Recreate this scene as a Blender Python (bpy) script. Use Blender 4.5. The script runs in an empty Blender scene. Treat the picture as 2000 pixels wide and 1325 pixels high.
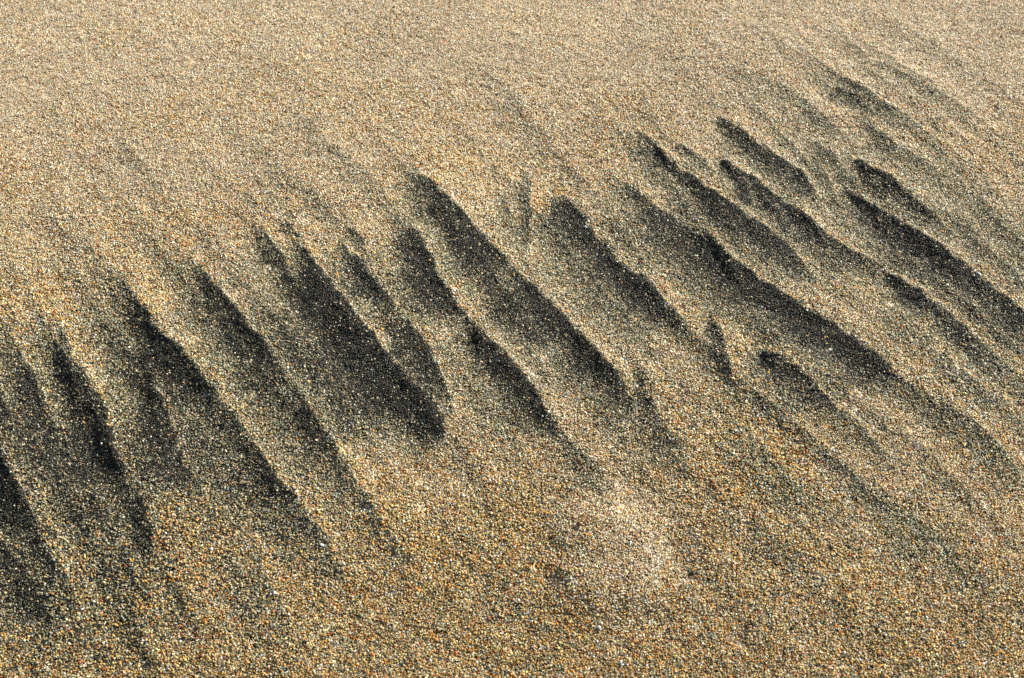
import bpy, bmesh, math
import numpy as np
from mathutils import Vector

rng = np.random.default_rng(11)
sc = bpy.context.scene
col = sc.collection

# ------------------------------------------------------------------ camera
DEP = math.radians(50.0)          # looking down at the beach
WID = 0.30                        # metres of sand across the middle of the view
DIST = WID * 50.0 / 36.0
CAM = np.array([0.0, -DIST * math.cos(DEP), DIST * math.sin(DEP)])
cam_d = bpy.data.cameras.new("camera")
cam_d.lens, cam_d.sensor_width, cam_d.sensor_fit = 50.0, 36.0, 'HORIZONTAL'
cam_d.clip_start, cam_d.clip_end = 0.01, 500.0
cam_d.dof.use_dof = True
cam_d.dof.focus_distance = DIST * 1.02
cam_d.dof.aperture_fstop = 40.0
cam = bpy.data.objects.new("camera", cam_d)
cam.location = CAM
cam.rotation_euler = (math.pi / 2 - DEP, 0, 0)
col.objects.link(cam)
sc.camera = cam

def swell(x, y):
    """the beach as a whole: highest across the middle, falling away gently to every side"""
    f = 1 / (1 + (np.hypot(x, y) / .6) ** 4)
    return -(.5 * 1.0 * (y + .01) ** 2 + .5 * .35 * (x - .03) ** 2) * f

def ground(px, py):
    """the point of the beach that the photograph (2000 x 1325) shows at a place"""
    px, py = np.asarray(px, float), np.asarray(py, float)
    u = (px - 1000.0) / 2000.0 * 36.0 / 50.0
    v = -(py - 662.5) / 2000.0 * 36.0 / 50.0
    dx = u
    dy = math.cos(DEP) + v * math.sin(DEP)
    dz = -math.sin(DEP) + v * math.cos(DEP)
    t = -CAM[2] / dz
    for _ in range(25):
        t = .4 * t + .6 * (swell(CAM[0] + t * dx, CAM[1] + t * dy) - CAM[2]) / dz
    return CAM[0] + t * dx, CAM[1] + t * dy

MM = WID / 2000.0                 # one photograph pixel at the middle, in metres

# ------------------------------------------------------------------ noise
def noise(x, y, scale, seed):
    r = np.random.default_rng(seed)
    T = r.uniform(-1, 1, (257, 257))
    a, b = x / scale + 31.7 + seed, y / scale + 57.3 + 2 * seed
    i, j = np.floor(a).astype(int), np.floor(b).astype(int)
    f, g = a - i, b - j
    f, g = f * f * f * (f * (6 * f - 15) + 10), g * g * g * (g * (6 * g - 15) + 10)
    i0, i1, j0, j1 = i % 257, (i + 1) % 257, j % 257, (j + 1) % 257
    return (T[i0, j0] * (1 - f) + T[i1, j0] * f) * (1 - g) + (T[i0, j1] * (1 - f) + T[i1, j1] * f) * g

def sstep(a, b, x):
    t = np.clip((x - a) / (b - a), 0, 1)
    return t * t * (3 - 2 * t)

# ------------------------------------------------------------------ the black streaks and their crests
# label (None: too faint to be a streak of its own), height factor, crest points: x, y, width to the left of the crest, share of black sand
STREAKS = [
 ("black sand streak cut by the left edge, under the lowest steep crest there", 1.25,
  [(-60,760,50,.6),(0,880,55,.9),(28,942,60,.95),(50,985,60,.9),(67,1015,60,.75),(85,1062,55,.6),(118,1112,50,.55),(150,1185,60,.3),(175,1250,60,.0)]),
 ("broad black streak near the left edge, darkest against its crooked lower crest", 1.0,
  [(100,590,50,.05),(128,655,60,.5),(150,715,66,.7),(180,770,84,.75),(205,805,88,.85),(218,860,78,.95),(236,912,70,.85),(248,955,60,.4)]),
 ("short upright dark streak trailing below the broad black streak near the left edge", .55,
  [(262,950,30,.3),(285,985,42,.7),(292,1040,44,.65),(296,1090,46,.55),(300,1150,44,.3),(305,1200,40,.0)]),
 ("soft dark streak at the far left, faintest of those along the left edge", .5,
  [(5,600,60,.2),(30,670,70,.45),(65,735,75,.55),(90,800,75,.5),(110,850,70,.3),(125,890,60,.0)]),
 ("black streak with a sharp crest and a broad dark tail, second ridge from the left", 1.1,
  [(150,430,50,.1),(200,500,60,.2),(242,542,60,.4),(275,603,45,.8),(310,655,58,.95),(345,692,78,.92),(385,738,92,.8),(412,772,92,.6),(440,806,80,.45),(462,838,60,.4)]),
 ("smudgy black patch below the sharp crest of the second ridge from the left", .4,
  [(290,745,40,.3),(312,790,50,.75),(335,840,70,.75),(352,890,85,.65),(375,935,95,.4),(395,980,90,.0)]),
 ("narrow dark streak continuing down the second ridge towards the lower left", .95,
  [(440,800,45,.3),(472,842,60,.5),(500,888,60,.6),(530,925,60,.7),(560,965,60,.7),(592,1003,60,.6),(625,1050,60,.5),(655,1105,60,.45),(680,1150,50,.3),(715,1225,50,.0)]),
 ("narrow ink black streak with the straightest sharp crest, left of the widest streak", 1.55,
  [(330,455,50,.1),(378,512,50,.5),(410,556,48,.8),(440,592,46,.95),(470,632,46,1.0),(496,666,46,1.0),(520,692,48,.85),(548,728,56,.6),(575,770,60,.5)]),
 ("long faded dark streak below the ink black one, running to the bottom sand", .95,
  [(570,762,60,.4),(602,812,62,.6),(630,850,64,.62),(656,890,66,.6),(690,945,66,.45),(722,992,64,.35),(755,1037,62,.3),(805,1105,60,.2),(850,1180,60,.0)]),
 ("small dark wisp at the upper tip of the widest black streak", .7,
  [(490,430,30,.1),(520,468,38,.6),(545,505,42,.7),(568,545,44,.6),(585,590,40,.2)]),
 ("widest black streak, a long ink dark patch left of centre full of tiny glints", 1.0,
  [(568,470,30,.3),(585,500,40,.8),(603,520,60,.95),(632,550,85,1.0),(662,592,105,1.0),(700,640,118,1.0),(742,690,118,1.0),(780,738,112,1.0),(812,772,92,.98),(843,806,70,1.0),(858,845,58,.98),(866,890,50,.55),(872,930,50,.0)]),
 ("short dark streak just right of the upper end of the widest black streak", .9,
  [(650,480,30,.3),(675,505,40,.75),(700,523,46,.85),(724,548,50,.9),(748,580,52,.8),(768,615,46,.5),(785,645,40,.2)]),
 ("black streak parallel to the widest one, across the thin pale ridge on its right", 1.0,
  [(775,615,35,.3),(795,640,48,.85),(815,665,56,.95),(838,705,62,.95),(856,740,64,.9),(872,782,66,.7),(882,830,60,.35),(890,870,50,.0)]),
 ("soft edged dark patch under a pale spur, just left of the middle", .9,
  [(770,415,40,.2),(795,440,48,.5),(818,470,58,.75),(838,510,72,.85),(855,545,80,.85),(872,580,85,.8),(893,610,80,.6),(920,642,50,.3)]),
 ("black streak with a ragged crest, below the soft edged dark patch", 1.0,
  [(905,625,35,.3),(935,655,50,.75),(965,688,58,.9),(1000,724,62,.95),(1030,762,62,.8),(1056,805,62,.75),(1082,845,60,.6),(1108,878,50,.4)]),
 ("thin dark line of sand pointing down to the pale mound near the bottom", .7,
  [(1100,865,36,.3),(1130,890,40,.5),(1160,922,40,.5),(1192,957,38,.45),(1225,992,32,.25),(1250,1020,30,.0)]),
 ("long black streak with a sharp crest at the centre top, highest of the middle ones", 1.2,
  [(760,270,40,.05),(798,318,45,.3),(830,355,55,.75),(860,385,62,.9),(890,412,66,.9),(922,447,70,.95),(952,482,74,.97),(978,508,80,.85),(1008,540,70,.5)]),
 ("broad brownish dark streak in the middle of the frame, under a rounded crest", .9,
  [(1000,532,60,.3),(1028,558,85,.6),(1058,585,100,.75),(1090,622,105,.75),(1112,648,95,.75),(1130,668,70,.8)]),
 ("black streak right of the middle whose crest is broken into pale grains", 1.0,
  [(1110,645,50,.5),(1130,668,58,.9),(1152,694,62,.97),(1180,722,62,.95),(1202,750,66,.8),(1222,790,75,.55),(1240,830,70,.3),(1262,870,60,.0)]),
 ("faint smoky streak beside a speckled pale ridge, below right of the middle", .7,
  [(1240,700,30,.1),(1252,740,36,.35),(1265,790,44,.55),(1290,840,50,.5),(1325,885,54,.45),(1352,930,52,.3),(1370,970,50,.0)]),
 ("small upright dark streak above the middle with a pale shell chip at its left", .5,
  [(1015,310,26,.2),(1030,355,36,.6),(1036,400,40,.6),(1030,450,38,.6),(1022,495,34,.45),(1015,530,30,.0)]),
 ("round topped black patch right of the shell chip, at the head of a dark streak", .55,
  [(1080,360,40,.3),(1110,385,58,.85),(1130,412,66,.92),(1148,442,66,.85),(1162,468,62,.6),(1172,500,50,.2)]),
 ("black streak with a crumbly pale crest, running down from the round topped patch", .95,
  [(1140,430,36,.3),(1168,468,42,.85),(1192,495,50,.95),(1222,522,58,.9),(1255,545,64,.92),(1284,575,66,.92),(1306,606,64,.75),(1335,640,60,.55),(1365,668,50,.2)]),
 ("soft brown dark streak in the upper middle, without a sharp crest", .6,
  [(1160,310,30,.1),(1200,345,40,.35),(1240,372,52,.45),(1282,405,66,.5),(1325,435,76,.48),(1372,468,76,.35),(1410,510,60,.1)]),
 ("small black hook starting a long streak, right of the soft brown one", 1.0,
  [(1362,440,24,.3),(1380,460,30,.85),(1402,485,40,.85),(1440,522,60,.7),(1480,553,66,.7),(1516,579,70,.7),(1552,604,70,.5),(1600,638,70,.3),(1640,668,60,.1)]),
 ("largest black streak of the right half, a coal dark band with tiny glints", 1.05,
  [(1460,535,60,.5),(1505,568,66,.8),(1548,600,80,.9),(1580,622,95,1.0),(1615,646,106,1.0),(1650,670,110,1.0),(1690,700,108,1.0),(1722,726,100,.85),(1752,756,85,.45),(1785,790,70,.0)]),
 ("thin faint dark line at the right edge, below the coal dark band", .55,
  [(1815,760,36,.1),(1845,785,44,.45),(1880,815,56,.5),(1930,862,66,.5),(1990,925,70,.45),(2050,990,70,.3)]),
 ("thin short black line at the upper left end of the right hand streaks", .8,
  [(1232,245,20,.2),(1260,272,26,.65),(1285,294,28,.8),(1308,315,28,.7),(1330,334,24,.3)]),
 ("dark double bend streak between the thin short line and the longest right hand ridge", .95,
  [(1325,322,28,.3),(1348,345,42,.9),(1388,380,52,.92),(1428,408,58,.8),(1470,432,72,.7),(1502,456,82,.72),(1534,480,86,.72),(1558,508,80,.6),(1582,545,70,.4),(1605,590,60,.0)]),
 ("topmost sharp crested streak of the right half, ending in a black smudge", .9,
  [(1390,225,30,.2),(1412,240,40,.65),(1445,262,52,.65),(1482,290,56,.65),(1515,310,56,.85),(1545,330,58,.97),(1572,355,62,.92),(1592,388,66,.7),(1605,425,62,.3)]),
 ("slender dark streak crossed by a small black notch, below the black smudge", .95,
  [(1395,300,24,.2),(1418,320,34,.7),(1445,342,40,.75),(1475,358,44,.85),(1505,378,48,.85),(1535,404,52,.85),(1572,432,58,.85),(1602,455,62,.75),(1645,484,62,.6),(1690,512,58,.45),(1730,548,50,.15)]),
 ("small black notch of sand across the slender dark streak", .6,
  [(1444,352,14,.4),(1456,372,18,.9),(1468,394,20,.85),(1476,410,16,.2)]),
 ("dark streak with a sharp black upper end, near the right edge in the upper half", .95,
  [(1655,305,26,.2),(1682,325,40,.8),(1710,344,46,.95),(1738,362,50,.9),(1768,388,56,.7),(1805,420,62,.6),(1840,452,60,.4),(1870,490,50,.0)]),
 ("long straight black streak running off the right edge, below two shorter ones", 1.05,
  [(1635,355,30,.2),(1660,378,38,.6),(1700,402,44,.6),(1742,430,52,.75),(1786,460,64,.88),(1826,490,72,.92),(1868,526,78,.9),(1912,558,80,.85),(1952,590,80,.8),(1996,622,80,.75),(2060,672,80,.7),(2140,740,80,.5)]),
 ("dark streak below the long straight one, fading towards the right edge", .9,
  [(1722,525,26,.2),(1745,543,36,.65),(1775,563,46,.75),(1815,596,54,.78),(1855,628,58,.72),(1892,658,58,.6),(1930,688,54,.45),(2000,740,50,.35),(2080,800,50,.2)]),
 ("greyish streak high on the right, the only dark one in the upper right corner", .7,
  [(1545,85,30,.1),(1600,130,40,.35),(1650,165,52,.65),(1690,190,60,.65),(1730,216,60,.6),(1775,246,50,.4),(1815,285,40,.0)]),
 ("pale grey smudge of dark sand below the greyish streak high on the right", .45,
  [(1680,230,30,.2),(1705,255,48,.5),(1740,285,60,.45),(1780,315,60,.35),(1820,350,50,.0)]),
 ("short dark upright hook between the two largest streaks of the right half", .7,
  [(1380,625,20,.3),(1398,650,32,.8),(1412,685,38,.75),(1420,725,38,.6),(1432,765,40,.4),(1460,810,44,.2),(1490,850,40,.0)]),
 ("soft dark streak under the pale ridge left of the coal dark band", .9,
  [(1470,680,36,.2),(1500,702,50,.65),(1535,724,56,.65),(1570,752,60,.65),(1605,785,60,.55),(1650,822,56,.5),(1700,862,50,.45),(1750,908,46,.25),(1800,950,40,.0)]),
 # faint ridges that read only as shading
 (None, .55, [(95,360,60,.05),(135,410,70,.15),(170,470,70,.15),(210,520,60,.1),(240,560,50,.0)]),
 (None, .45, [(560,190,50,.05),(620,255,60,.2),(680,315,60,.22),(740,372,60,.2),(790,430,50,.2)]),
 (None, .5, [(1400,120,60,.05),(1470,150,60,.2),(1530,180,60,.25),(1600,225,60,.25),(1660,280,50,.1)]),
 (None, .5, [(1700,20,60,.05),(1770,55,60,.15),(1840,100,60,.2),(1920,160,60,.15),(2050,250,60,.05)]),
 (None, .5, [(1580,270,40,.1),(1625,305,46,.35),(1665,350,46,.3),(1700,390,40,.05)]),
 (None, .5, [(1480,120,60,.0),(1560,190,50,.15),(1620,240,50,.2),(1680,300,40,.05)]),
 (None, .5, [(470,1040,50,.05),(505,1092,56,.2),(540,1170,56,.2),(590,1250,56,.1),(640,1340,56,.0)]),
 (None, .35, [(1280,880,70,.05),(1380,960,80,.12),(1500,1050,90,.15),(1640,1160,90,.12),(1800,1300,90,.1)]),
 (None, .35, [(1560,850,70,.05),(1680,940,80,.15),(1800,1030,90,.2),(1960,1150,90,.15),(2100,1260,90,.1)]),
 (None, .35, [(860,1000,60,.05),(930,1080,70,.1),(1010,1180,70,.12),(1090,1290,70,.1),(1150,1380,70,.0)]),
 (None, .35, [(1420,820,50,.1),(1500,900,70,.2),(1580,960,80,.2),(1700,1050,80,.1)]),
 (None, .5, [(-40,1010,60,.3),(20,1080,70,.45),(70,1150,80,.4),(110,1230,80,.2),(140,1320,80,.0)]),
 (None, .4, [(250,380,50,.0),(300,440,56,.1),(350,500,50,.1),(400,560,40,.0)]),
 (None, .5, [(-120,560,60,.1),(-60,640,60,.3),(-20,720,60,.4),(10,800,60,.3),(30,860,50,.1)]),
]

# fine flutes: shallow ridges that run with the streaks all over the slope, between five guide lines
GUIDES = [[(-330,250),(-150,560),(0,880),(150,1185),(240,1400)],
          [(30,300),(150,430),(242,542),(345,692),(470,840),(592,1003),(680,1150),(800,1400)],
          [(480,110),(620,255),(800,430),(1000,690),(1225,985),(1400,1200),(1560,1400)],
          [(1060,40),(1300,310),(1480,556),(1690,700),(1930,862),(2180,1060)],
          [(1330,40),(1645,365),(1826,490),(2060,680),(2300,880)],
          [(1600,0),(1850,150),(2100,330),(2300,480)]]
def along_guide(g, t):
    g = np.array(g, float)
    c = np.concatenate([[0], np.cumsum(np.hypot(*np.diff(g, axis=0).T))]); c /= c[-1]
    return np.column_stack([np.interp(t, c, g[:, 0]), np.interp(t, c, g[:, 1])])
fr = np.random.default_rng(77)
FLUTES = []
for q in np.arange(.06, 4.95, .062):
    q = q + fr.uniform(-.03, .03)
    for _ in range(2):
        a = fr.uniform(.0, .75); b = min(1, a + fr.uniform(.25, .55))
        t = np.linspace(a, b, 9)
        k = min(int(q), 4); f = q - k
        pts = along_guide(GUIDES[k], t) * (1 - f) + along_guide(GUIDES[k + 1], t) * f
        pts = pts + np.array([1.0, -.7]) * np.cumsum(fr.normal(0, 3.5, 9))[:, None]
        wd = fr.uniform(20, 52); dk = fr.uniform(.04, .20) * np.sin(np.linspace(.25, math.pi, 9))
        low = float(sstep(820, 980, pts[:, 1].mean()) * sstep(420, 560, pts[:, 0].mean()))
        dk = dk * (1 - .7 * low)
        FLUTES.append((None, fr.uniform(.25, .85) * (1 - .65 * low), [(p[0], p[1], wd, d_) for p, d_ in zip(pts, dk)]))
# several streaks lie along one and the same ridge: those ridges are laid out whole, and their streaks only bring the black sand
for a, b, c, e, wd, dk in [(1290,298,1332,348,18,.6),(1335,292,1392,338,20,.55),(1418,326,1452,384,18,.6),(1246,366,1276,408,18,.35),
        (1600,325,1632,390,20,.45),(696,470,722,515,18,.6),(570,450,592,498,18,.6),(1495,392,1540,452,20,.55),(1688,392,1728,446,20,.5),(1556,412,1606,474,22,.5),
        (1258,262,1296,300,16,.55),(858,420,900,480,24,.5),(985,380,1004,450,18,.4),(1128,386,1152,426,18,.6),(1398,470,1432,526,20,.6),(1495,704,1520,742,18,.6),
        (1262,745,1278,800,20,.6),(760,640,786,690,18,.5),(930,660,950,706,20,.6),(1188,470,1206,512,18,.6),(1700,360,1736,402,20,.5),(1795,470,1842,520,22,.5),
        (130,700,150,780,22,.5),(60,720,82,800,22,.5),(288,700,304,770,22,.6),(300,800,318,880,22,.5),(1036,700,1060,750,20,.4),(1640,185,1690,222,22,.5)]:
    FLUTES.append((None, .8, [(a - .25 * (c - a), b - .25 * (e - b), wd, .1), (a, b, wd, dk), ((a + c) / 2 + 3, (b + e) / 2 - 3, wd * 1.15, dk), (c, e, wd, dk * .6), (c + .4 * (c - a), e + .4 * (e - b), wd, 0)]))
CHAINS = [(1.1, ['black streak with a sharp crest and a broad', 'narrow dark streak continuing']),
          (1.35, ['narrow ink black', 'long faded dark']),
          (1.0, ['widest black streak, a long']),
          (.95, ['short dark streak just right', 'black streak parallel']),
          (1.0, ['soft edged dark patch', 'black streak with a ragged crest', 'thin dark line of sand']),
          (1.15, ['long black streak with a sharp crest at', 'broad brownish', 'black streak right of the middle whose']),
          (.9, ['round topped black patch', 'black streak with a crumbly']),
          (1.1, ['small black hook', 'largest black streak of the right half', 'thin faint dark line at the right edge']),
          (.95, ['thin short black line', 'dark double bend'])]
RIDGES, on_chain = [], set()
for hf, keys in CHAINS:
    pts = []
    for key in keys:
        k = next(i for i, t in enumerate(STREAKS) if t[0] and t[0].startswith(key))
        on_chain.add(STREAKS[k][0])
        for p in STREAKS[k][2]:
            if not pts or p[0] + p[1] > pts[-1][0] + pts[-1][1] + 22:
                pts.append(p)
    P = np.array(pts, float)
    P[:, 2] = np.clip(P[:, 2], 40, 62)
    core = np.clip(P[:, 3], .55, 1); core[0] *= .3; core[-1] *= .3
    P[:, 3] = core
    for _ in range(2):
        P[1:-1] = .25 * P[:-2] + .5 * P[1:-1] + .25 * P[2:]
    P[0, :2] = P[1, :2] + 1.6 * (P[0, :2] - P[1, :2]); P[-1, :2] = P[-2, :2] + 1.6 * (P[-1, :2] - P[-2, :2])
    RIDGES.append((False, hf, [tuple(p) for p in P]))
STREAKS = FLUTES + RIDGES + [(l, 0.0 if l in on_chain else h, p) for l, h, p in STREAKS]

# ------------------------------------------------------------------ relief of the sand, sampled on a fine grid
GX0, GX1, GY0, GY1, CELL = -0.27, 0.27, -0.20, 0.28, 0.00045
NX, NY = int((GX1 - GX0) / CELL) + 1, int((GY1 - GY0) / CELL) + 1
gx = GX0 + CELL * np.arange(NX)
gy = GY0 + CELL * np.arange(NY)
X, Y = np.meshgrid(gx, gy)

def broad(x, y):
    """slow swells of the beach"""
    h = 0.0022 * noise(x, y, 0.075, 3) + 0.0010 * noise(x, y, 0.032, 4)
    fade = sstep(0.9, 0.3, np.hypot(x, y))
    mx, my = ground(1190, 1090)
    r = np.hypot((x - mx), (y - my) * .85) / 0.017
    h = h + 0.0026 * (1 - sstep(.45, 1.15, r + .1 * noise(x, y, .006, 48)))                       # the low pale mound
    return h * fade + swell(x, y)

H = broad(X, Y)
D = np.zeros_like(H)
OWN = np.full(H.shape, -1, np.int32)
BEST = np.zeros_like(H)
WX = X + .0007 * noise(X, Y, .009, 5) + .0005 * noise(X, Y, .0028, 6)
WY = Y + .0007 * noise(X, Y, .009, 7) + .0005 * noise(X, Y, .0028, 8)
N0, N1, N2 = noise(X, Y, .013, 12), noise(X, Y, .006, 9), noise(X, Y, .0022, 10)

def spline(P, n=9):
    P = np.vstack([2 * P[0] - P[1], P, 2 * P[-1] - P[-2]])
    out = []
    for k in range(1, len(P) - 2):
        t = np.linspace(0, 1, n, endpoint=False)[:, None]
        a, b, c, d = P[k - 1], P[k], P[k + 1], P[k + 2]
        out.append(.5 * (2 * b + (c - a) * t + (2 * a - 5 * b + 4 * c - d) * t * t + (3 * b - a - 3 * c + d) * t ** 3))
    out.append(P[-2][None])
    return np.vstack(out)

# a thin veil of black sand all along the belt of streaks
bel = spline(np.array([[-250,900,230],[0,860,250],[350,790,245],[700,690,220],[1050,590,225],[1400,480,230],[1700,430,230],[2000,560,200],[2300,760,200]], float), 14)
vx, vy = ground(bel[:, 0], bel[:, 1])
vd = np.full(X.shape, 1e9)
for m in range(len(bel)):
    vd = np.minimum(vd, np.hypot(WX - vx[m], (WY - vy[m]) * .8) / (bel[m, 2] * MM))
D = 1 - (1 - D) * (1 - (.47 + .16 * N0) * (1 - sstep(.2, 1.25, vd + .15 * N0)))
# broad smudges of thinly spread black sand: x, y, half length, half width, lean (degrees from level), share
for px, py, ra, rb, lean, sh in [(80,790,150,75,-65,.34),(345,830,150,80,-62,.36),(40,1060,170,70,-62,.30),(230,950,90,60,-70,.22),
        (700,840,120,70,-50,.30),(660,680,200,75,-55,.18),(930,540,130,70,-52,.30),(1090,640,170,70,-52,.24),(1010,790,170,70,-50,.16),
        (1180,500,170,70,-50,.16),(1310,430,150,60,-42,.22),(1480,470,180,70,-42,.16),(1520,620,200,90,-42,.20),(1740,770,170,70,-42,.22),
        (1850,480,230,80,-42,.18),(1540,330,150,70,-40,.14),(560,960,180,80,-55,.16),(1230,830,160,60,-60,.16),(1600,800,170,70,-42,.14),
        (1740,230,120,50,-40,.14),(1780,1040,180,90,-45,.10),(150,1150,160,90,-60,.18),(490,560,120,60,-52,.10)]:
    ex_, ey_ = ground(px, py)
    ax_, ay_ = ground(px + ra * math.cos(math.radians(lean)), py - ra * math.sin(math.radians(lean)))
    la = math.hypot(ax_ - ex_, ay_ - ey_)
    ca, sa = (ax_ - ex_) / la, (ay_ - ey_) / la
    p1 = ((WX - ex_) * ca + (WY - ey_) * sa) / la
    p2 = ((WY - ey_) * ca - (WX - ex_) * sa) / (rb * MM * 1.1)
    rr = np.sqrt(p1 * p1 + p2 * p2) + .22 * N0 + .12 * N1
    D = 1 - (1 - D) * (1 - min(.5, 1.2 * sh) * (1 - sstep(.15, 1.3, rr)))

CREST = np.zeros_like(H)           # clean, coarser sand on the sunny side of each crest
for k, (label, hf, pts) in enumerate(STREAKS):
    P = np.array(pts, float)
    cx, cy = ground(P[:, 0], P[:, 1])
    foot = 0.5 * (np.hypot(cx, cy - CAM[1]) * 0 + np.sqrt((cx - CAM[0]) ** 2 + (cy - CAM[1]) ** 2 + CAM[2] ** 2) / DIST) + .5
    L = spline(np.column_stack([cx, cy, P[:, 2] * MM * foot * 1.08, P[:, 3]]))
    wmax = L[:, 2].max()
    x0, x1 = L[:, 0].min() - 3 * wmax, L[:, 0].max() + 3 * wmax
    y0, y1 = L[:, 1].min() - 3 * wmax, L[:, 1].max() + 3 * wmax
    i0, i1 = max(0, int((x0 - GX0) / CELL)), min(NX, int((x1 - GX0) / CELL) + 2)
    j0, j1 = max(0, int((y0 - GY0) / CELL)), min(NY, int((y1 - GY0) / CELL) + 2)
    if i1 <= i0 or j1 <= j0:
        continue
    S = (slice(j0, j1), slice(i0, i1))
    qx, qy = WX[S], WY[S]
    best = np.full(qx.shape, 1e9)
    sd = np.zeros(qx.shape); w = np.zeros(qx.shape); d = np.zeros(qx.shape); along = np.zeros(qx.shape)
    for m in range(len(L) - 1):
        a, b = L[m], L[m + 1]
        ex, ey = b[0] - a[0], b[1] - a[1]
        l2 = ex * ex + ey * ey + 1e-16
        tr = ((qx - a[0]) * ex + (qy - a[1]) * ey) / l2
        t = np.clip(tr, 0, 1)
        dx, dy = qx - a[0] - t * ex, qy - a[1] - t * ey
        q = dx * dx + dy * dy
        u = q < best
        best = np.where(u, q, best)
        side = np.sign(ex * (qy - a[1]) - ey * (qx - a[0]))
        sd = np.where(u, side, sd)
        w = np.where(u, a[2] + (b[2] - a[2]) * t, w)
        d = np.where(u, a[3] + (b[3] - a[3]) * t, d)
        along = np.where(u, (m + t) / (len(L) - 1), along)
    s = np.sqrt(best) * sd
    endcap = sstep(0, .14, along) * sstep(1, .82, along)
    # height of the ridge: a short steep face on the left of the crest, a long easy slope on the right
    amp = hf * (1.2 if label and pts[0][0] > 1150 else 1.0) * .185 * w * (w / .0085) ** -.3 * (.42 + .58 * np.clip(d, 0, 1)) * endcap
    u = -s / (w * (.30 + .70 * sstep(0, .42, along)) if label else w)          # streaks start as a thin point
    right = np.exp(-np.clip(s, 0, None) / (1.15 * w))
    left = 1.30 * np.clip(1 - u / 1.25, 0, 1) ** 2.2 - .30 * (1 - sstep(.7, 2.6, u))
    H[S] += amp * np.where(s > 0, right, left)
    # share of black sand: dense against the crest, thinning out to the left
    un = u + .26 * N0[S] + .20 * N1[S] + .14 * N2[S]
    core = .52 * (1 - sstep(.0, 1.1, un)) + .42 * (1 - sstep(.1, 2.9, un))
    dens = np.where(s > 0, .86 * (1 - sstep(0, .0011, s + .0005 * N2[S])), core)
    dens = dens * (np.clip(d, 0, 1) ** 1.7 if label else np.clip(d, 0, 1)) * sstep(0, .16, along) * sstep(1, .84, along) * (1 + .16 * N0[S])
    dens = np.clip(dens, 0, .95) * (label is not False)
    clean = np.where(s > 0, np.exp(-np.clip(s, 0, None) / (.75 * w)) * sstep(-.0002, .0008, s), 0) * sstep(0, .15, along) * sstep(1, .85, along)
    clean = clean * np.clip(.25 + d, 0, 1) * min(1, .4 + hf)
    D[S] = 1 - (1 - D[S] * (1 - .78 * clean)) * (1 - dens)
    CREST[S] = np.maximum(CREST[S], clean)
    if label:
        up = (dens > BEST[S]) & (dens > .36)
        BEST[S] = np.where(up, dens, BEST[S])
        OWN[S] = np.where(up, k, OWN[S])

# the low mound of clean pale sand near the bottom
mx, my = ground(1190, 1085)
D *= 1 - .8 * (1 - sstep(.4, 1.2, np.hypot(X - mx, (Y - my) * .8) / .016 + .2 * N1))
def sample(A, x, y, nearest=False):
    a, b = (x - GX0) / CELL, (y - GY0) / CELL
    a, b = np.clip(a, 0, NX - 1.001), np.clip(b, 0, NY - 1.001)
    if nearest:
        return A[np.round(b).astype(int), np.round(a).astype(int)]
    i, j = a.astype(int), b.astype(int)
    f, g = a - i, b - j
    return (A[j, i] * (1 - f) + A[j, i + 1] * f) * (1 - g) + (A[j + 1, i] * (1 - f) + A[j + 1, i + 1] * f) * g

# ------------------------------------------------------------------ materials
def rgba(c):
    return (c[0], c[1], c[2], 1.0)

# kinds of sand grain: base colour, share
PALE = [((.67,.535,.345), 30), ((.57,.44,.25), 20), ((.70,.64,.48), 16), ((.44,.42,.33), 9), ((.60,.33,.09), 7),
        ((.36,.12,.03), 2.5), ((.27,.19,.08), 8), ((.30,.31,.18), 3), ((.80,.77,.68), 2.5)]
GOLD = [((.60,.435,.17), 24), ((.48,.33,.105), 22), ((.68,.58,.36), 11), ((.35,.35,.26), 8), ((.58,.255,.035), 14),
        ((.36,.095,.018), 5), ((.22,.145,.045), 11), ((.25,.26,.11), 4), ((.78,.74,.64), 2.5)]
DARK = [((.013,.0155,.011), 46), ((.026,.030,.017), 24), ((.060,.046,.018), 16), ((.045,.018,.007), 6), ((.09,.095,.065), 7)]

MIDDLE = [((.33,.285,.15), 30), ((.25,.24,.14), 26), ((.30,.31,.25), 16), ((.34,.20,.06), 12), ((.20,.19,.11), 12), ((.50,.45,.33), 4)]
SMOKE = [((.16,.143,.075), 34), ((.11,.107,.056), 30), ((.20,.20,.13), 14), ((.17,.10,.035), 10), ((.06,.06,.035), 12)]

def grain_material(name, attr, kind):
    m = bpy.data.materials.new(name); m.use_nodes = True
    nt = m.node_tree; b = nt.nodes['Principled BSDF']
    a = nt.nodes.new('ShaderNodeAttribute'); a.attribute_name = attr; a.attribute_type = kind
    nt.links.new(a.outputs['Color'], b.inputs['Base Color'])
    b.inputs['Roughness'].default_value = .36
    b.inputs['Specular IOR Level'].default_value = .5
    return m

MAT_LOOSE = grain_material('sand_grain', 'grain_colour', 'INSTANCER')
MAT_STREAK = grain_material('black_sand_grain', 'grain_colour', 'GEOMETRY')

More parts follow.
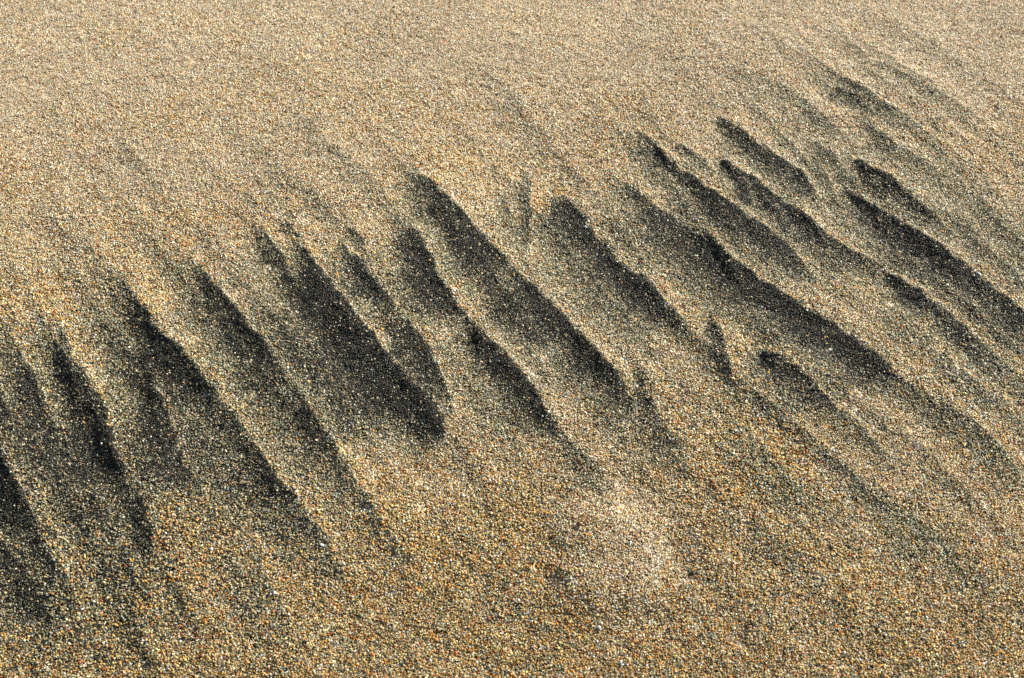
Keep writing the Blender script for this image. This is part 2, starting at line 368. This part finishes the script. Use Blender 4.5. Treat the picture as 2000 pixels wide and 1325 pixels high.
def bed_material():
    m = bpy.data.materials.new('packed_sand'); m.use_nodes = True
    nt = m.node_tree; N = nt.nodes; Lk = nt.links; b = N['Principled BSDF']
    geo = N.new('ShaderNodeNewGeometry')
    v = N.new('ShaderNodeTexVoronoi'); v.inputs['Scale'].default_value = 1150.0
    Lk.new(geo.outputs['Position'], v.inputs['Vector'])
    sep = N.new('ShaderNodeSeparateColor'); Lk.new(v.outputs['Color'], sep.inputs[0])
    r = N.new('ShaderNodeValToRGB'); r.color_ramp.interpolation = 'CONSTANT'
    els = [(0, PALE[6][0]), (.10, PALE[0][0]), (.38, PALE[1][0]), (.58, PALE[3][0]), (.70, PALE[2][0]), (.84, PALE[4][0]), (.93, DARK[1][0])]
    while len(r.color_ramp.elements) < len(els):
        r.color_ramp.elements.new(.5)
    for e, (p, c) in zip(r.color_ramp.elements, els):
        e.position, e.color = p, rgba(c)
    Lk.new(sep.outputs[0], r.inputs[0])
    at = N.new('ShaderNodeAttribute'); at.attribute_name = 'black_share'
    cmp_ = N.new('ShaderNodeMath'); cmp_.operation = 'LESS_THAN'
    Lk.new(sep.outputs[1], cmp_.inputs[0]); Lk.new(at.outputs['Fac'], cmp_.inputs[1])
    mix = N.new('ShaderNodeMix'); mix.data_type = 'RGBA'
    Lk.new(cmp_.outputs[0], mix.inputs['Factor'])
    Lk.new(r.outputs[0], mix.inputs['A']); mix.inputs['B'].default_value = rgba(DARK[0][0])
    Lk.new(mix.outputs['Result'], b.inputs['Base Color'])
    bump = N.new('ShaderNodeBump'); bump.inputs['Strength'].default_value = .9; bump.inputs['Distance'].default_value = .0006
    inv = N.new('ShaderNodeMath'); inv.operation = 'SUBTRACT'; inv.inputs[0].default_value = 1.0
    Lk.new(v.outputs['Distance'], inv.inputs[1]); Lk.new(inv.outputs[0], bump.inputs['Height'])
    Lk.new(bump.outputs[0], b.inputs['Normal'])
    b.inputs['Roughness'].default_value = .6
    return m

# ------------------------------------------------------------------ the sand bed: one sheet, fine in the middle, out to the horizon
far = np.array([.02, .05, .1, .2, .5, 1, 2, 5, 12, 30, 80])
ax = np.concatenate([GX0 - far[::-1], gx[::2], GX1 + far])
ay = np.concatenate([GY0 - far[::-1], gy[::2], GY1 + far])
BX, BY = np.meshgrid(ax, ay)
edge = np.minimum(np.minimum(BX - GX0, GX1 - BX), np.minimum(BY - GY0, GY1 - BY))
keep = sstep(0, .03, edge)
inside = edge >= 0
zb = sample(H, BX, BY) * keep + broad(BX, BY) * (1 - keep)
db = .12 + .88 * sample(D, BX, BY) * keep
DROP = .0003
n_x, n_y = len(ax), len(ay)
me = bpy.data.meshes.new('sand')
ids = np.arange(n_x * n_y).reshape(n_y, n_x)
quads = np.stack([ids[:-1, :-1], ids[:-1, 1:], ids[1:, 1:], ids[1:, :-1]], -1).reshape(-1, 4)

def fill(me, co, faces):
    """numpy arrays into a mesh; every face has the same number of corners"""
    n, k = faces.shape
    me.vertices.add(len(co)); me.vertices.foreach_set('co', co.astype(np.float32).ravel())
    me.loops.add(n * k); me.loops.foreach_set('vertex_index', faces.astype(np.int32).ravel())
    me.polygons.add(n); me.polygons.foreach_set('loop_start', np.arange(0, n * k, k, dtype=np.int32))
    me.update(calc_edges=True); me.validate()

fill(me, np.column_stack([BX.ravel(), BY.ravel(), zb.ravel() - DROP]), quads)
me.attributes.new('black_share', 'FLOAT', 'POINT').data.foreach_set('value', db.astype(np.float32).ravel())
me.polygons.foreach_set('use_smooth', np.ones(len(quads), bool))
sand = bpy.data.objects.new('sand', me); col.objects.link(sand)
me.materials.append(bed_material())
sand['kind'] = 'structure'
sand['label'] = 'tan and brown beach sand combed into slanting ridges'

# ------------------------------------------------------------------ shapes of single grains: angular, slightly flattened stones
def stone(seed, n=12):
    r = np.random.default_rng(seed)
    p = r.normal(size=(n, 3)); p /= np.linalg.norm(p, axis=1)[:, None]
    p *= r.uniform(.86, 1.08, (n, 1)); p *= np.array([r.uniform(.95, 1.25), r.uniform(.8, 1.0), r.uniform(.62, .85)])
    bm = bmesh.new()
    for q in p:
        bm.verts.new(q)
    res = bmesh.ops.convex_hull(bm, input=bm.verts)
    bmesh.ops.delete(bm, geom=list({g for g in res['geom_interior'] + res['geom_unused'] if isinstance(g, bmesh.types.BMVert)}), context='VERTS')
    bmesh.ops.triangulate(bm, faces=bm.faces)
    bm.normal_update(); bm.verts.index_update()
    V = np.array([v.co[:] for v in bm.verts]); F = np.array([[v.index for v in f.verts] for f in bm.faces])
    bm.free()
    return V, F

SHAPES = [stone(100 + k) for k in range(12)]
GRAIN = .00061                    # usual diameter of a grain

# ------------------------------------------------------------------ scatter: where each grain lies, how large, what mineral
def trapezoid(x, y, m):
    """within the view plus m metres round it"""
    ok = (y > ground(1000, 1325)[1] - m) & (y < ground(1000, 0)[1] + m)
    half = (.5 * WID) * np.sqrt(0 * y + 1) * (np.cos(DEP) * (y - CAM[1]) + np.sin(DEP) * CAM[2]) / DIST
    return ok & (np.abs(x) < half + m)

def scatter(step, seed, m=.028):
    r = np.random.default_rng(seed)
    a = np.arange(-.26, .26, step); b = np.arange(-.19, .27, step * .9)
    A, B = np.meshgrid(a, b)
    A = A + (np.arange(len(b)) % 2)[:, None] * step * .5
    x = A.ravel() + r.uniform(-.42, .42, A.size) * step
    y = B.ravel() + r.uniform(-.42, .42, A.size) * step
    ok = trapezoid(x, y, m)
    return x[ok], y[ok]

def pick(table, n, r):
    c = np.array([t[0] for t in table]); p = np.array([t[1] for t in table], float)
    return c[r.choice(len(table), n, p=p / p.sum())]

x, y = scatter(.00045, 21)
x2, y2 = scatter(.00045, 22)      # more, finer grains: the black mineral is finer than the pale sand
dd2 = sample(D, x2, y2)
more = rng.uniform(0, 1, len(x2)) < .10 + .65 * dd2
x, y = np.concatenate([x, x2[more]]), np.concatenate([y, y2[more]])
n = len(x)
share = sample(D, x, y)
patch = noise(x, y, .03, 41) + .6 * noise(x, y, .012, 42)
yn = (y - ground(1000, 1325)[1]) / (ground(1000, 0)[1] - ground(1000, 1325)[1])
corner = sstep(.9, .1, np.hypot((x - ground(60, 1060)[0]) / .10, (y - ground(60, 1060)[1]) / .09))
base = np.clip(.24 - .22 * yn + .32 * corner + .06 * patch + .05 * noise(x, y, .006, 46), .02, .45)
lat = np.clip(1.22 * share, 0, 1.12) + rng.normal(0, 1, n) * (.07 + .17 * np.sqrt(np.clip(share, 0, 1)))
rm = np.hypot(x - mx, (y - my) * .8) / .017 + .15 * noise(x, y, .006, 47)
md = 1 - sstep(.75, 1.15, rm)                                # the mound
lat = np.where(rng.uniform(0, 1, n) < base * (1 - .8 * md), lat + rng.uniform(.25, .85, n), lat)
odd = rng.uniform(0, 1, n) < .03 * share                    # a few pale grains strayed into the black
lat = np.where(odd, 0, lat)
dark = lat > .52
gold = rng.uniform(0, 1, n) < np.clip(1.0 - 1.15 * yn + .25 * patch - share - .5 * md, 0, 1)
colour = np.where(gold[:, None], pick(GOLD, n, rng), pick(PALE, n, rng))
colour = np.where((lat > .27)[:, None], pick(MIDDLE, n, rng), colour)
colour = np.where((lat > .52)[:, None], pick(SMOKE, n, rng), colour)
colour = np.where((lat > .70)[:, None], pick(DARK, n, rng), colour)
colour = np.clip(colour * np.exp(rng.normal(0, .20, (n, 1))) * np.exp(rng.normal(0, .05, (n, 3))), .004, .9)
size = GRAIN * np.clip(np.exp(rng.normal(0, .22, n)), .55, 1.75) * np.where(dark, .80, 1.0) * (1 + .20 * sample(CREST, x, y) + .10 * patch)
radius = .5 * size
z = sample(H, x, y) + rng.uniform(-.22, .16, n) * size + noise(x, y, .0016, 44) * .00020 + noise(x, y, .005, 45) * .00025
rot = rng.uniform(0, 2 * math.pi, (n, 3))
rot[:, :2] = rng.normal(0, .6, (n, 2))
shape = rng.integers(0, len(SHAPES), n)
owner = np.where(share > .22, sample(OWN, x, y, True), -1)

# ------------------------------------------------------------------ loose sand: too many grains to count
loose = owner < 0
lib = bpy.data.collections.new('grain_shapes')          # the shapes the loose grains take; not in the scene itself
for k, (V, F) in enumerate(SHAPES):
    m = bpy.data.meshes.new('grain_shape'); fill(m, V, F); m.materials.append(MAT_LOOSE)
    lib.objects.link(bpy.data.objects.new('grain_shape_%02d' % k, m))
pm = bpy.data.meshes.new('sand_grains')
nl = int(loose.sum())
pm.vertices.add(nl)
pm.vertices.foreach_set('co', np.column_stack([x, y, z])[loose].astype(np.float32).ravel())
pm.attributes.new('grain_colour', 'FLOAT_COLOR', 'POINT').data.foreach_set('color', np.column_stack([colour[loose], np.ones(nl)]).astype(np.float32).ravel())
pm.attributes.new('grain_turn', 'FLOAT_VECTOR', 'POINT').data.foreach_set('vector', rot[loose].astype(np.float32).ravel())
pm.attributes.new('grain_radius', 'FLOAT', 'POINT').data.foreach_set('value', radius[loose].astype(np.float32))
pm.attributes.new('grain_kind', 'INT', 'POINT').data.foreach_set('value', shape[loose].astype(np.int32))
grains = bpy.data.objects.new('sand_grains', pm); col.objects.link(grains)
grains['kind'] = 'stuff'
grains['label'] = 'loose tan, cream, amber and grey sand grains covering the beach'
ng = bpy.data.node_groups.new('scatter_grains', 'GeometryNodeTree')
ng.interface.new_socket('Geometry', in_out='INPUT', socket_type='NodeSocketGeometry')
ng.interface.new_socket('Geometry', in_out='OUTPUT', socket_type='NodeSocketGeometry')
gi, go = ng.nodes.new('NodeGroupInput'), ng.nodes.new('NodeGroupOutput')
iop = ng.nodes.new('GeometryNodeInstanceOnPoints')
ci = ng.nodes.new('GeometryNodeCollectionInfo')
ci.inputs['Collection'].default_value = lib
ci.inputs['Separate Children'].default_value = True
ci.inputs['Reset Children'].default_value = True
iop.inputs['Pick Instance'].default_value = True
def named(attr, typ):
    a = ng.nodes.new('GeometryNodeInputNamedAttribute'); a.data_type = typ
    a.inputs['Name'].default_value = attr
    return a.outputs['Attribute']
ng.links.new(gi.outputs[0], iop.inputs['Points'])
ng.links.new(ci.outputs[0], iop.inputs['Instance'])
ng.links.new(named('grain_kind', 'INT'), iop.inputs['Instance Index'])
ng.links.new(named('grain_turn', 'FLOAT_VECTOR'), iop.inputs['Rotation'])
ng.links.new(named('grain_radius', 'FLOAT'), iop.inputs['Scale'])
ng.links.new(iop.outputs[0], go.inputs[0])
grains.modifiers.new('scatter', 'NODES').node_group = ng

# ------------------------------------------------------------------ real grain meshes: the streaks and the single stones
def euler(r):
    cx, sx, cy, sy, cz, s_ = np.cos(r[:, 0]), np.sin(r[:, 0]), np.cos(r[:, 1]), np.sin(r[:, 1]), np.cos(r[:, 2]), np.sin(r[:, 2])
    R = np.empty((len(r), 3, 3))
    R[:, 0, 0], R[:, 0, 1], R[:, 0, 2] = cy * cz, sx * sy * cz - cx * s_, cx * sy * cz + sx * s_
    R[:, 1, 0], R[:, 1, 1], R[:, 1, 2] = cy * s_, sx * sy * s_ + cx * cz, cx * sy * s_ - sx * cz
    R[:, 2, 0], R[:, 2, 1], R[:, 2, 2] = -sy, sx * cy, cx * cy
    return R

for k, (label, hf, pts) in enumerate(STREAKS):
    if not label:
        continue
    sel = np.nonzero(owner == k)[0]
    if len(sel) < 20:
        print('streak', k, 'has', len(sel)); continue
    o0 = np.array([x[sel].mean(), y[sel].mean(), z[sel].min()])
    vs, fs, cs, off = [], [], [], 0
    for q, (V, F) in enumerate(SHAPES):
        g = sel[shape[sel] == q]
        if not len(g):
            continue
        R = euler(rot[g])
        vv = np.einsum('nij,vj->nvi', R, V) * radius[g][:, None, None] + (np.column_stack([x[g], y[g], z[g]]) - o0)[:, None, :]
        vs.append(vv.reshape(-1, 3))
        fs.append((F[None] + (np.arange(len(g)) * len(V))[:, None, None] + off).reshape(-1, 3))
        cs.append(np.repeat(np.column_stack([colour[g], np.ones(len(g))]), len(V), axis=0))
        off += len(g) * len(V)
    sm = bpy.data.meshes.new('black_sand_streak')
    fill(sm, np.vstack(vs), np.vstack(fs))
    sm.attributes.new('grain_colour', 'FLOAT_COLOR', 'POINT').data.foreach_set('color', np.vstack(cs).astype(np.float32).ravel())
    sm.materials.append(MAT_STREAK)
    ob = bpy.data.objects.new('black_sand_streak', sm); ob.location = o0; col.objects.link(ob)
    ob['label'] = label; ob['category'] = 'sand streak'; ob['group'] = 'black sand streaks under the ridges'

# single stones that stand out from the sand
def stone_material(name, c, rough=.4):
    m = bpy.data.materials.new(name); m.use_nodes = True
    nt = m.node_tree; b = nt.nodes['Principled BSDF']
    no = nt.nodes.new('ShaderNodeTexNoise'); no.inputs['Scale'].default_value = 2600.0; no.inputs['Detail'].default_value = 4
    tc = nt.nodes.new('ShaderNodeTexCoord'); nt.links.new(tc.outputs['Object'], no.inputs['Vector'])
    r = nt.nodes.new('ShaderNodeValToRGB')
    r.color_ramp.elements[0].position, r.color_ramp.elements[1].position = .35, .65
    r.color_ramp.elements[0].color = rgba([v * .7 for v in c]); r.color_ramp.elements[1].color = rgba([min(.85, v * 1.15) for v in c])
    nt.links.new(no.outputs[0], r.inputs[0]); nt.links.new(r.outputs[0], b.inputs['Base Color'])
    b.inputs['Roughness'].default_value = rough
    return m

CREAM, WHITE, AMBER, RUST, COAL = (.72,.58,.38), (.82,.81,.78), (.58,.27,.05), (.26,.075,.025), (.014,.013,.012)
STONES = [
 ('shell_chip', 'chip', 'pale cream shell chip at the left of the small upright dark streak', CREAM, 998, 424, 13, (1.2, .8, .45)),
 ('white_pebble', 'pebble', 'bright white pebble on the black smudge ending the topmost sharp crest', WHITE, 1553, 331, 9, (1.0, .8, .7)),
 ('white_pebble', 'pebble', 'slender white pebble on the crest of the long straight streak at right', WHITE, 1907, 548, 9, (1.5, .6, .6)),
 ('amber_pebble', 'pebble', 'amber pebble on the rounded crest just right of the picture middle', AMBER, 1107, 611, 10, (1.1, .9, .8)),
 ('red_pebble', 'pebble', 'rust red pebble at the foot of the soft edged dark patch left of middle', RUST, 893, 602, 9, (1.2, .8, .8)),
 ('brown_pebble', 'pebble', 'round brown pebble sunk at the top of the pale mound near the bottom', (.15,.07,.025), 1131, 1031, 15, (1.0, .95, .8)),
 ('red_pebble', 'pebble', 'small rust red pebble left of the brown one on the pale mound', RUST, 1086, 1034, 10, (1.1, .8, .7)),
 ('white_pebble', 'pebble', 'bluish white pebble at the lower end of the narrow dark streak in the lower left', WHITE, 632, 1078, 11, (1.1, .8, .6)),
 ('white_pebble', 'pebble', 'white pebble alone on the open brown sand of the lower left', WHITE, 418, 1089, 9, (1.0, .9, .7)),
 ('white_pebble', 'pebble', 'slanting white pebble in the tan sand of the bottom middle', WHITE, 1169, 1241, 11, (1.5, .7, .6)),
 ('black_pebble', 'pebble', 'black pebble in the tan sand at the bottom right of the middle', COAL, 1542, 1243, 10, (1.0, .9, .8)),
 ('black_pebble', 'pebble', 'blackish pebble in the soft tan sand below the coal dark band', COAL, 1620, 1079, 10, (1.1, .8, .8)),
 ('black_pebble', 'pebble', 'dark pebble with a hollow beside it, right of the pale mound', (.03,.018,.012), 1351, 1130, 11, (1.2, .8, .8)),
]
made = {}
for i, (name, cat, label, c, px, py, dia, prop) in enumerate(STONES):
    V, F = stone(500 + i, 26)
    V = V * np.array(prop) * dia * MM * .42
    m = bpy.data.meshes.new(name); fill(m, V, F)
    key = (name, c)
    if key not in made:
        made[key] = stone_material(name, c)
    m.materials.append(made[key])
    ob = bpy.data.objects.new(name, m); col.objects.link(ob)
    gx_, gy_ = ground(px, py)
    for _ in range(3):                                   # the ground there is not level: follow the sight line down to it
        zz = float(sample(H, np.array([gx_]), np.array([gy_]))[0])
        t = (CAM[2] - zz) / CAM[2]
        g0 = ground(px, py)
        gx_, gy_ = CAM[0] + (g0[0] - CAM[0]) * t, CAM[1] + (g0[1] - CAM[1]) * t
    ob.location = (gx_, gy_, zz + dia * MM * .22)
    ob.rotation_euler = (.15, -.1, -.9 if 'slanting' in label or 'slender' in label else i * 1.3)
    ob['label'], ob['category'] = label, cat

# ------------------------------------------------------------------ daylight
EL, AZ = math.radians(34.0), math.radians(36.0)          # height of the sun; its bearing from +X (right) towards +Y (away)
to_sun = Vector((math.cos(EL) * math.cos(AZ), math.cos(EL) * math.sin(AZ), math.sin(EL)))
sd_ = bpy.data.lights.new('sun', 'SUN'); sd_.energy = 4.6; sd_.angle = math.radians(.53); sd_.color = (1.0, .955, .85)
so = bpy.data.objects.new('sun', sd_); so.rotation_euler = to_sun.to_track_quat('Z', 'Y').to_euler(); col.objects.link(so)
w_ = bpy.data.worlds.new('World'); sc.world = w_; w_.use_nodes = True
nt = w_.node_tree
sky = nt.nodes.new('ShaderNodeTexSky'); sky.sky_type = 'NISHITA'; sky.sun_disc = False
sky.sun_elevation = EL; sky.sun_rotation = math.pi / 2 - AZ
sky.air_density, sky.dust_density = .8, 2.5
nt.links.new(sky.outputs[0], nt.nodes['Background'].inputs[0])
nt.nodes['Background'].inputs[1].default_value = .07

sc.view_settings.view_transform = 'Standard'; sc.view_settings.look = 'None'
sc.view_settings.gamma = 1.0; sc.view_settings.exposure = 0.66
sc.cycles.max_bounces = 4; sc.cycles.diffuse_bounces = 2; sc.cycles.glossy_bounces = 2
sc.cycles.filter_width = 1.5
sc.cycles.use_denoising = False
print('grains', n, 'loose', nl, 'in streaks', n - nl)
